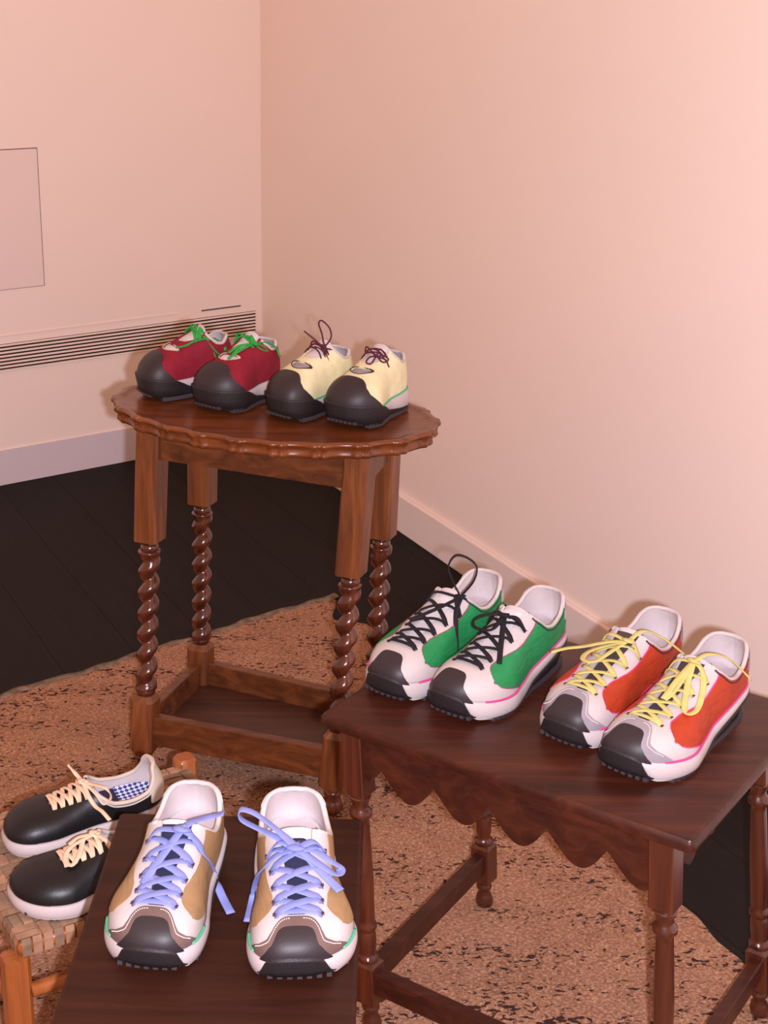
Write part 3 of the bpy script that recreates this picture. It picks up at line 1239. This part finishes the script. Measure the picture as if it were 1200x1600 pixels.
    # footbed: heel pad and forefoot cloth
    for nm, ta, tb, dz, mt in (('heel_pad', .03, .27, .0075, c['pad']), ('footbed', .25, .72, .006, c['bed'])):
        V_, F_ = [], []
        n = 22
        for i in range(n):
            t = ta + (tb - ta) * i / (n - 1)
            xs_ = [sg * (float(S.w(t, sg)) - .0058) * .98 + float(S.xc(t)) for sg in (-1, 1)]
            for f in np.linspace(0, 1, 7):
                x = xs_[0] * (1 - f) + xs_[1] * f
                V_.append((x, t * L, float(S.z0(t)) + dz + .004 * (2 * f - 1) ** 2))
        for i in range(n - 1):
            for j in range(6):
                k = i * 7 + j
                F_.append((k, k + 1, k + 8, k + 7))
        make(nm, V_, F_, mt, R, True)
    # midsole and outsole
    zo = lambda t: ip(m['zo'], t) * H
    rise = lambda t: .0085 * H * np.clip((t - .80) / .20, 0, 1) ** 2
    z0f = S.z0
    hl = lambda t: np.clip((.5 - t) / .3, 0, 1) if model == 'runner' else 0 * t
    o = S.sole('midsole', [(lambda t: np.minimum(zo(t), z0f(t) - .003) - .003, .0005), (lambda t: np.minimum(zo(t), z0f(t) - .003) + 0 * t, .0030), (lambda t: zo(t) * .6 + z0f(t) * .4, .0042),
                           (lambda t: zo(t) * .25 + z0f(t) * .75, .0038), (lambda t: z0f(t) + .0005, .0020), (lambda t: z0f(t) + .0028, .0004)], c['mid'], R)
    if c.get('stripe'):
        tq, sg = S.sole_loop()
        keep = (tq > c.get('stripe_from', .02)) & (tq < .90)
        for q in (1, -1):
            k = keep & (sg == q)
            ts_ = np.sort(tq[k])
            pts = np.stack([q * (S.w(ts_, q) + .0014) + S.xc(ts_), ts_ * L, S.z0(ts_) + .0022], 1)
            V_, F_ = ribbon(pts, .0014, .0013, None, 8)
            make('sole_stripe', V_, F_, c['stripe'], R, True)
    sole_o = S.sole('outsole', [(lambda t: .0045 * H + rise(t), -.010), (lambda t: .004 * H + rise(t), lambda t: .0005 - .006 * hl(t)), (lambda t: np.maximum(zo(t) * .55, .0045 * H + rise(t)), lambda t: .0022 - .004 * hl(t)),
                                (lambda t: np.maximum(zo(t) * .95, rise(t) + .006 * H), lambda t: .0026 + .0024 * np.clip((zo(t) / H - .008) / .006, 0, 1)), (lambda t: np.maximum(zo(t) + .001, rise(t) + .007 * H), lambda t: .0026 + .0024 * np.clip((zo(t) / H - .008) / .006, 0, 1)),
                                (lambda t: np.maximum(zo(t) + .0008, rise(t) + .007 * H), -.0030)], c['out'], R)
    # tread lugs round the edge
    parts = []
    tl = np.linspace(.04, .84, 26)
    for q in (1, -1):
        for t in tl:
            x = q * (float(S.w(t, q)) * .90 - .004 * float(hl(np.array(t)))) + float(S.xc(t))
            hwid = .0036
            zt_ = float(rise(t))
            V_, F_ = box_vf(x - .0050, x + .0050, t * L - hwid, t * L + hwid, zt_ if t > .85 else 0, zt_ + .0065 * H)
            parts.append((V_, F_))
    for x in np.linspace(-.026, .026, 7) * W:
        V_, F_ = box_vf(x - .0024, x + .0024, .955 * L - .005, .972 * L + .0035 * (1 - (x / .03 / W) ** 2) * (L / .25), float(rise(.97)) + .0005, float(rise(.97)) + .0050 * H)
        parts.append((V_, F_))
    for x in np.linspace(-.018, .018, 4):
        for t in np.linspace(.1, .8, 12):
            V_, F_ = box_vf(x - .004, x + .004, t * L - .004, t * L + .004, 0, .006 * H)
            parts.append((V_, F_))
    V_, F_ = merge(parts)
    o = make('tread_lugs', V_, F_, c['lug'] if 'lug' in c else c['out'], sole_o, False)
    o['kind'] = 'stuff'
    # laces
    rows = m['rows'][lace.get('skip', 0):]
    ey = lambda t: float(ip(m['ths'], t)) * W + lace.get('ey', .0125) * W
    hw, ht = lace.get('hw', .0032) * W, lace.get('ht', .0009)
    parts = []
    dots = []
    for i, t in enumerate(rows):
        for sg in (-1, 1):
            x = sg * ey(t)
            dots.append((x, t * L, float(S.zs(t, x))))
    def arm(xa, ta, xb, tb, bow_, n=11):
        pts = []
        for k in range(n):
            f = k / (n - 1)
            x = xa * (1 - f) + xb * f
            t = ta * (1 - f) + tb * f
            dip = .0014 * (1 if 0 < k < n - 1 else -1.2)
            pts.append((x, t * L, float(S.zs(t, x)) + .0010 + dip + bow_ * math.sin(f * PI)))
        return np.array(pts)
    if lace.get('bar', True):
        t = rows[0]
        parts.append(ribbon(arm(-ey(t), t, ey(t), t, 0), hw, ht))
    for i in range(len(rows) - 1):
        ta, tb = rows[i], rows[i + 1]
        parts.append(ribbon(arm(-ey(ta), ta, ey(tb), tb, .0002), hw, ht))
        parts.append(ribbon(arm(ey(ta), ta, -ey(tb), tb, .0018), hw, ht))
    t = rows[-1]
    kn = lace['knot']
    kz = kn[2]
    for sg in (-1, 1):
        parts.append(ribbon(catmull([(sg * ey(t), t * L, float(S.zs(t, sg * ey(t))) + .0005), (sg * ey(t) * .6, (t * L + kn[1]) / 2, float(S.zs(t, 0)) + .004), (kn[0], kn[1], kz)], 6), hw, ht))
    V_, F_ = merge(parts)
    lc = make('shoelace', V_, F_, c['lace'], R, True)
    # knot
    kr = lace.get('kr', .0055) * W
    kp = catmull([(kn[0] - kr, kn[1] - kr * .5, kz - .001), (kn[0] - kr * .4, kn[1] + kr * .7, kz + .003), (kn[0] + kr * .7, kn[1] + kr * .3, kz + .003), (kn[0] + kr * .6, kn[1] - kr * .8, kz), (kn[0] - kr * .5, kn[1] - kr * .5, kz + .002)], 5)
    V_, F_ = ribbon(kp, hw * 1.1, max(ht * 1.5, hw * .5))
    make('lace_knot', V_, F_, c['lace'], lc, True)
    for nm, lst in (('bow_loop', lace.get('loops', [])), ('lace_end', lace.get('tails', []))):
        for pts in lst:
            q = [(kn[0], kn[1], kz + .001, 'a')] + list(pts) + ([(kn[0], kn[1], kz + .002, 'a')] if nm == 'bow_loop' else [])
            path = lift_path(S, q)
            V_, F_ = ribbon(path, hw * lace.get('lw', 1.0), ht)
            o = make(nm, V_, F_, c['lace'], lc, True)
    if lace.get('dots', True):
        parts = []
        for x, y, z_ in dots:
            V_, F_ = ribbon(np.array([(x, y - .0022, z_ + .0006), (x, y, z_ + .0008), (x, y + .0022, z_ + .0006)]), .0022, .0006)
            parts.append((V_, F_))
        V_, F_ = merge(parts)
        o = make('eyelets', V_, F_, c['eye'], R, True)
        o['kind'] = 'stuff'
    return R


# shoe materials
X_white = fabric('white_leather', (184, 176, 174), 0.5, 0.02, 0.08, 300)
X_cream = fabric('cream_leather', (192, 180, 165), 0.55, 0.03, 0.1, 300)
X_lin = fabric('white_lining', (192, 181, 181), 0.85, 0.03, 0.2, 900)
X_pad = fabric('pale_insole', (182, 171, 174), 0.85, 0.03, 0.2, 900)
X_rub = new_mat('black_rubber', (42, 35, 38), 0.5, 0.4)
bump(X_rub, noise(X_rub, coords(X_rub), 500, 2), 0.15, 0.0006)
X_out = new_mat('black_outsole', (36, 30, 32), 0.55, 0.35)
bump(X_out, noise(X_out, coords(X_out), 380, 2), 0.5, 0.0012)
X_lug = new_mat('worn_rubber_lug', (58, 52, 56), 0.6, 0.35)
X_mid = new_mat('white_foam', (184, 174, 173), 0.55, 0.3)
X_green = fabric('green_nylon', (32, 128, 72), 0.6, 0.06, 0, 0, 0.55)
X_orange = fabric('orange_nylon', (164, 54, 24), 0.6, 0.06, 0, 0, 0.5)
X_tan = fabric('tan_nylon', (146, 116, 80), 0.65, 0.05, 0, 0, 0.35)
X_red = fabric('crimson_suede', (126, 21, 40), 0.8, 0.08, 0.2, 500)
X_yel = fabric('pale_yellow_suede', (212, 206, 164), 0.7, 0.04, 0.2, 500)
X_blk = new_mat('black_leather', (15, 15, 19), 0.42, 0.4)
bump(X_blk, noise(X_blk, coords(X_blk), 260, 4, 0.6), 0.18, 0.001)
X_grey = fabric('grey_suede', (142, 134, 140), 0.85, 0.05, 0.2, 700)
X_taupe = fabric('taupe_suede', (104, 82, 76), 0.85, 0.06, 0.2, 700)
X_thread = new_mat('pale_thread', (236, 226, 220), 0.8, 0.2)
X_navy = fabric('navy_mesh', (40, 40, 66), 0.85, 0.1, 0.3, 900)
X_dkg = fabric('charcoal_mesh', (66, 58, 56), 0.85, 0.1, 0.3, 900)
X_tong = fabric('grey_mesh', (206, 198, 198), 0.85, 0.08, 0.3, 900)
X_magenta = new_mat('magenta_stripe', (196, 64, 130), 0.5, 0.3)
X_teal = new_mat('teal_stripe', (70, 170, 130), 0.5, 0.3)
X_dkline = new_mat('dark_piping', (52, 42, 48), 0.6, 0.3)
X_ppl = new_mat('mauve_piping', (130, 70, 84), 0.6, 0.3)
X_lb = fabric('periwinkle_lace', (122, 130, 188), 0.8, 0.05, 0.3, 1200)
X_lk = fabric('black_lace', (26, 20, 26), 0.8, 0.1, 0.3, 1200)
X_ly = fabric('butter_lace', (190, 180, 108), 0.8, 0.05, 0.3, 1200)
X_lg = fabric('green_lace', (44, 150, 62), 0.8, 0.08, 0.3, 1200)
X_lp = fabric('plum_lace', (84, 32, 48), 0.8, 0.08, 0.3, 1200)
X_lc = fabric('sand_lace', (220, 190, 160), 0.8, 0.05, 0.3, 1200)
X_hole = new_mat('punched_hole', (70, 56, 60), 0.8, 0.2)

base = dict(upper=X_white, cap=X_rub, lining=X_lin, collar=X_white, tongue=X_tong, pad=X_pad, bed=check_mat(), mid=X_mid, out=X_out, lug=X_lug,
            stitch=X_thread, eye=X_hole)
C_tan = dict(base, tab=X_white, panel=X_tan, guard=X_taupe, stripe=X_teal, stripe_from=.74, lace=X_lb, tongue=X_navy, bed=check_mat())
C_green = dict(base, panel=X_green, seam=X_ppl, stripe=X_magenta, lace=X_lk, tab=X_white, line=X_dkline)
C_orange = dict(base, panel=X_orange, seam=X_magenta, stripe=X_magenta, guard=X_grey, tab=X_grey, lace=X_ly, tongue=X_dkg, line=X_dkline)
C_red = dict(base, upper=X_red, vent=X_tong, rim=X_cream, lace=X_lg)
C_yel = dict(base, upper=X_yel, vent=X_grey, rim=X_dkline, lace=X_lp, stripe=X_teal)
C_blk = dict(base, upper=X_blk, cap=X_blk, tab=X_cream, lace=X_lc, tongue=X_cream, pad=check_mat(), bed=X_navy, line=X_white, collar=X_cream)

LACES = {
    'tanL': dict(knot=(-0.0079, 0.1016, 0.088),
        loops=[],
        tails=[[(0.0022, 0.1179, 0.077, 1), (0.0108, 0.1388, 0.068, 1), (0.0162, 0.1565, 0.0605, 1)], [(-0.0218, 0.1016, 0.0785, 1), (-0.0316, 0.1008, 0.0585, 1), (-0.034, 0.0781, 0.0215, 1), (-0.0438, 0.0873, 0.006, 1), (-0.0577, 0.1088, 0.002, 1)], [(-0.0148, 0.0876, 0.0895, 1), (-0.027, 0.0716, 0.086, 1), (-0.043, 0.0698, 0.0909, 1)]]),
    'tanR': dict(knot=(0.0006, 0.1125, 0.082),
        loops=[[(0.0202, 0.0994, 0.088, 1), (0.04, 0.0975, 0.0982, 1), (0.0536, 0.0962, 0.1072, 1), (0.0535, 0.0962, 0.1172, 1), (0.0387, 0.0977, 0.1127, 1), (0.0152, 0.1015, 0.0935, 1)], [(-0.0168, 0.1129, 0.0795, 1), (-0.0322, 0.1174, 0.071, 1), (-0.0428, 0.1184, 0.0626, 1), (-0.0385, 0.1289, 0.0625, 1), (-0.0225, 0.1253, 0.0715, 1)]],
        tails=[[(0.0205, 0.114, 0.075, 1), (0.0342, 0.1101, 0.0555, 1), (0.0411, 0.0872, 0.012, 1), (0.047, 0.1265, 0.01, 1)], [(-0.0103, 0.1187, 0.077, 1), (-0.0193, 0.128, 0.0705, 1), (-0.031, 0.1404, 0.064, 1), (-0.0407, 0.153, 0.06, 1)]]),
    'greenL': dict(knot=(-0.0187, 0.1053, 0.097),
        loops=[[(-0.0088, 0.1128, 0.1223, 1), (-0.005, 0.1157, 0.1406, 1), (-0.0117, 0.1107, 0.1548, 1), (-0.0241, 0.1014, 0.1517, 1), (-0.0335, 0.0943, 0.1398, 1), (-0.031, 0.0962, 0.1205, 1)]],
        tails=[[(-0.0219, 0.0981, 0.092, 1), (-0.0259, 0.096, 0.0835, 1)], [(-0.0227, 0.1202, 0.0845, 1), (-0.0311, 0.1323, 0.0645, 1), (-0.0356, 0.1351, 0.033, 1)], [(-0.0087, 0.1331, 0.091, 1), (0.0017, 0.1571, 0.0855, 1), (0.0091, 0.1767, 0.083, 1)]]),
    'greenR': dict(knot=(0.0014, 0.12, 0.096),
        loops=[[(0.0161, 0.1311, 0.0981, 1), (0.0304, 0.1419, 0.0907, 1), (0.03, 0.1416, 0.0802, 1), (0.0037, 0.1444, 0.0855, 1)]],
        tails=[[(-0.0091, 0.1158, 0.095, 1), (-0.0205, 0.1153, 0.0895, 1)], [(-0.0054, 0.1325, 0.0875, 1), (-0.016, 0.152, 0.076, 1), (-0.0309, 0.1777, 0.0625, 1)]]),
    'orangeL': dict(knot=(-0.0109, 0.1223, 0.0955),
        loops=[[(0.0079, 0.1375, 0.0905, 1), (0.0251, 0.1519, 0.0815, 1), (0.0224, 0.1684, 0.078, 1), (0.0072, 0.1656, 0.0795, 1), (-0.0027, 0.137, 0.0895, 1)]],
        tails=[[(0.0084, 0.1372, 0.0945, 1), (0.0306, 0.1555, 0.0878, 1), (0.0465, 0.1686, 0.0847, 1), (0.0605, 0.1801, 0.0791, 1)], [(-0.0174, 0.1004, 0.1045, 1), (-0.0341, 0.0801, 0.0935, 1), (-0.0573, 0.061, 0.0712, 1)]]),
    'orangeR': dict(knot=(-0.0048, 0.1138, 0.1015),
        loops=[[(-0.0027, 0.1342, 0.09, 1), (-0.0039, 0.1628, 0.078, 1), (-0.004, 0.1708, 0.0745, 1), (-0.0064, 0.1536, 0.082, 1)], [(-0.0187, 0.1163, 0.094, 1), (-0.029, 0.1315, 0.0785, 1), (-0.0362, 0.1564, 0.066, 1), (-0.0301, 0.1717, 0.068, 1), (-0.0135, 0.1403, 0.0845, 1)]],
        tails=[[(-0.0138, 0.0955, 0.108, 1), (-0.0285, 0.0717, 0.098, 1), (-0.05, 0.0533, 0.0722, 1)], [(-0.0028, 0.1432, 0.09, 1), (-0.0023, 0.1737, 0.075, 1)]]),
    'redL': dict(knot=(-0.022, 0.0524, 0.0885),
        loops=[[(-0.0082, 0.0279, 0.083, 1), (-0.0283, 0.0219, 0.072, 1), (-0.0288, 0.0268, 0.06, 1), (-0.0292, 0.0404, 0.07, 1)]],
        tails=[[(-0.0221, 0.0725, 0.0875, 1), (-0.0225, 0.0883, 0.082, 1), (-0.0242, 0.1045, 0.081, 1)], [(-0.0252, 0.0451, 0.078, 1), (-0.0304, 0.0389, 0.0575, 1)]]),
    'redR': dict(knot=(-0.0195, 0.0679, 0.0935),
        loops=[[(-0.0152, 0.0868, 0.089, 1), (-0.0109, 0.1084, 0.081, 1), (-0.0095, 0.1128, 0.0775, 1), (-0.0108, 0.0878, 0.0915, 1)], [(-0.0244, 0.0524, 0.0895, 1), (-0.0281, 0.0446, 0.0805, 1), (-0.0261, 0.0573, 0.0845, 1)]],
        tails=[[(-0.0249, 0.0454, 0.0935, 1), (-0.0297, 0.0281, 0.084, 1), (-0.0362, 0.0232, 0.0676, 1)], [(-0.0086, 0.0868, 0.093, 1), (-0.003, 0.1071, 0.0845, 1)]]),
    'yelL': dict(knot=(-0.014, 0.0663, 0.0985),
        loops=[[(-0.0109, 0.069, 0.1215, 1), (-0.0071, 0.0723, 0.1373, 1), (-0.0107, 0.0691, 0.1424, 1), (-0.0197, 0.0613, 0.1308, 1), (-0.0213, 0.0599, 0.1158, 1)]],
        tails=[[(-0.0028, 0.0761, 0.1122, 1), (0.0098, 0.0871, 0.1258, 1)], [(-0.0187, 0.0554, 0.0955, 1), (-0.0231, 0.0485, 0.085, 1)], [(-0.0206, 0.0659, 0.0845, 1), (-0.0252, 0.062, 0.0715, 1)]]),
    'yelR': dict(knot=(-0.0107, 0.0787, 0.0945),
        loops=[[(-0.0177, 0.0681, 0.0955, 1), (-0.0242, 0.0654, 0.09, 1), (-0.0207, 0.0758, 0.0875, 1)], [(-0.0031, 0.0849, 0.0945, 1), (-0.002, 0.0933, 0.088, 1), (-0.0103, 0.0917, 0.087, 1)]],
        tails=[[(-0.0215, 0.0701, 0.0905, 1), (-0.0274, 0.0679, 0.079, 1)]]),
    'blackF': dict(knot=(-0.0025, 0.1031, 0.068),
        loops=[[(-0.0151, 0.0935, 0.0695, 1), (-0.0328, 0.0823, 0.0705, 1), (-0.0334, 0.0772, 0.0565, 1), (-0.0307, 0.086, 0.048, 1), (-0.0229, 0.093, 0.0605, 1)]],
        tails=[[(0.0173, 0.1062, 0.0705, 1), (0.0221, 0.115, 0.0842, 1)], [(-0.0265, 0.104, 0.0625, 1), (-0.0410, 0.1000, 0.0540, 1), (-0.0540, 0.0950, 0.0520, 1), (-0.0680, 0.0900, 0.0460, 1)]]),
    'blackN': dict(knot=(0.0030, 0.1030, 0.0680),
        loops=[[(0.0063, 0.1151, 0.0650, 1), (-0.0146, 0.1285, 0.0585, 1), (-0.0241, 0.1413, 0.0530, 1), (-0.0100, 0.1444, 0.0545, 1), (0.0027, 0.1322, 0.0605, 1)]],
        tails=[[(0.0100, 0.1200, 0.0660, 1), (0.0090, 0.1340, 0.0600, 1)], [(-0.0150, 0.0960, 0.0690, 1), (-0.0300, 0.0900, 0.0600, 1)]]),
}


# (model, world x y of the toe, heading, L, W, H, side, table height)
PLACES = {
    'tanL': ('runner', -.2112, 1.1375, -96.5, .214, 1.00, .88, 1, .42), 'tanR': ('runner', -.067, 1.128, -84.4, .215, 1.06, .88, -1, .42),
    'greenL': ('runner', .0010, 1.6260, -127, .246, 1.00, 1.0, 1, .46), 'greenR': ('runner', .0815, 1.578, -127, .240, 1.00, 1.0, -1, .46),
    'orangeL': ('runner', .2082, 1.5185, -129.5, .249, 1.00, 1.0, 1, .46), 'orangeR': ('runner', .2717, 1.4466, -130.5, .249, 1.03, 1.0, -1, .46),
    'redL': ('peep', -.3918, 2.261, -148, .158, .90, .95, 1, .66), 'redR': ('peep', -.2805, 2.191, -127, .158, .90, .95, -1, .66),
    'yelL': ('peep', -.1685, 2.153, -131, .158, .87, .95, 1, .66), 'yelR': ('peep', -.0697, 2.124, -123, .158, .90, .95, -1, .66),
    'blackF': ('court', -.467, 1.597, -151.7, .206, 1.00, .82, 1, .2555), 'blackN': ('court', -.425, 1.470, -150, .206, 1.02, .82, -1, .2555)}


def shoe(key, label, group, c, style):
    model, x, y, deg, L, W, H, side, z = PLACES[key]
    return build_shoe('sneaker', label, group, model, (x, y), deg, z, L, W, H, side, c, dict(LACES[key], abs=True, **style))


st = dict(hw=.0047)
shoe('tanL', 'tan sneaker beside the black pair, its pale blue lace end trailing onto the table', 'tan sneakers on the front table', C_tan, st)
shoe('tanR', 'tan sneaker with a wide pale blue bow standing out on both sides', 'tan sneakers on the front table', C_tan, dict(st, cut=.02))
st = dict(hw=.0034, ht=.0011)
shoe('greenL', 'green and white sneaker with a black lace loop standing up behind it', 'green sneakers on the low table', C_green, st)
shoe('greenR', 'green and white sneaker with black bow, between the other green one and the orange pair', 'green sneakers on the low table', C_green, st)
st = dict(hw=.0036)
shoe('orangeL', 'orange and white sneaker whose yellow lace reaches across to the green pair', 'orange sneakers on the low table', C_orange, st)
shoe('orangeR', 'orange and white sneaker with yellow laces, nearest the front corner of the low table', 'orange sneakers on the low table', C_orange, st)
st = dict(hw=.0030, ht=.0013, bar=False, skip=2, dots=False, ey=.003)
shoe('redL', 'crimson sneaker with green laces, nearest the left end of the oval table', 'crimson sneakers on the oval table', C_red, st)
shoe('redR', 'crimson sneaker with green laces, right beside the pale yellow pair', 'crimson sneakers on the oval table', C_red, st)
st = dict(hw=.0013, ht=.0013, bar=False, skip=1, dots=False, ey=.002, kr=.004)
shoe('yelL', 'pale yellow sneaker with a plum lace loop standing up', 'yellow sneakers on the oval table', C_yel, st)
shoe('yelR', 'pale yellow sneaker with plum laces tied close, last in the row on the oval table', 'yellow sneakers on the oval table', C_yel, st)
st = dict(hw=.0030, ht=.0010, dots=False)
shoe('blackF', 'black leather sneaker with blue check lining in full view, at the back of the stool', 'black sneakers on the woven stool', C_blk, st)
shoe('blackN', 'black leather sneaker partly hidden behind the front table edge', 'black sneakers on the woven stool', C_blk, st)
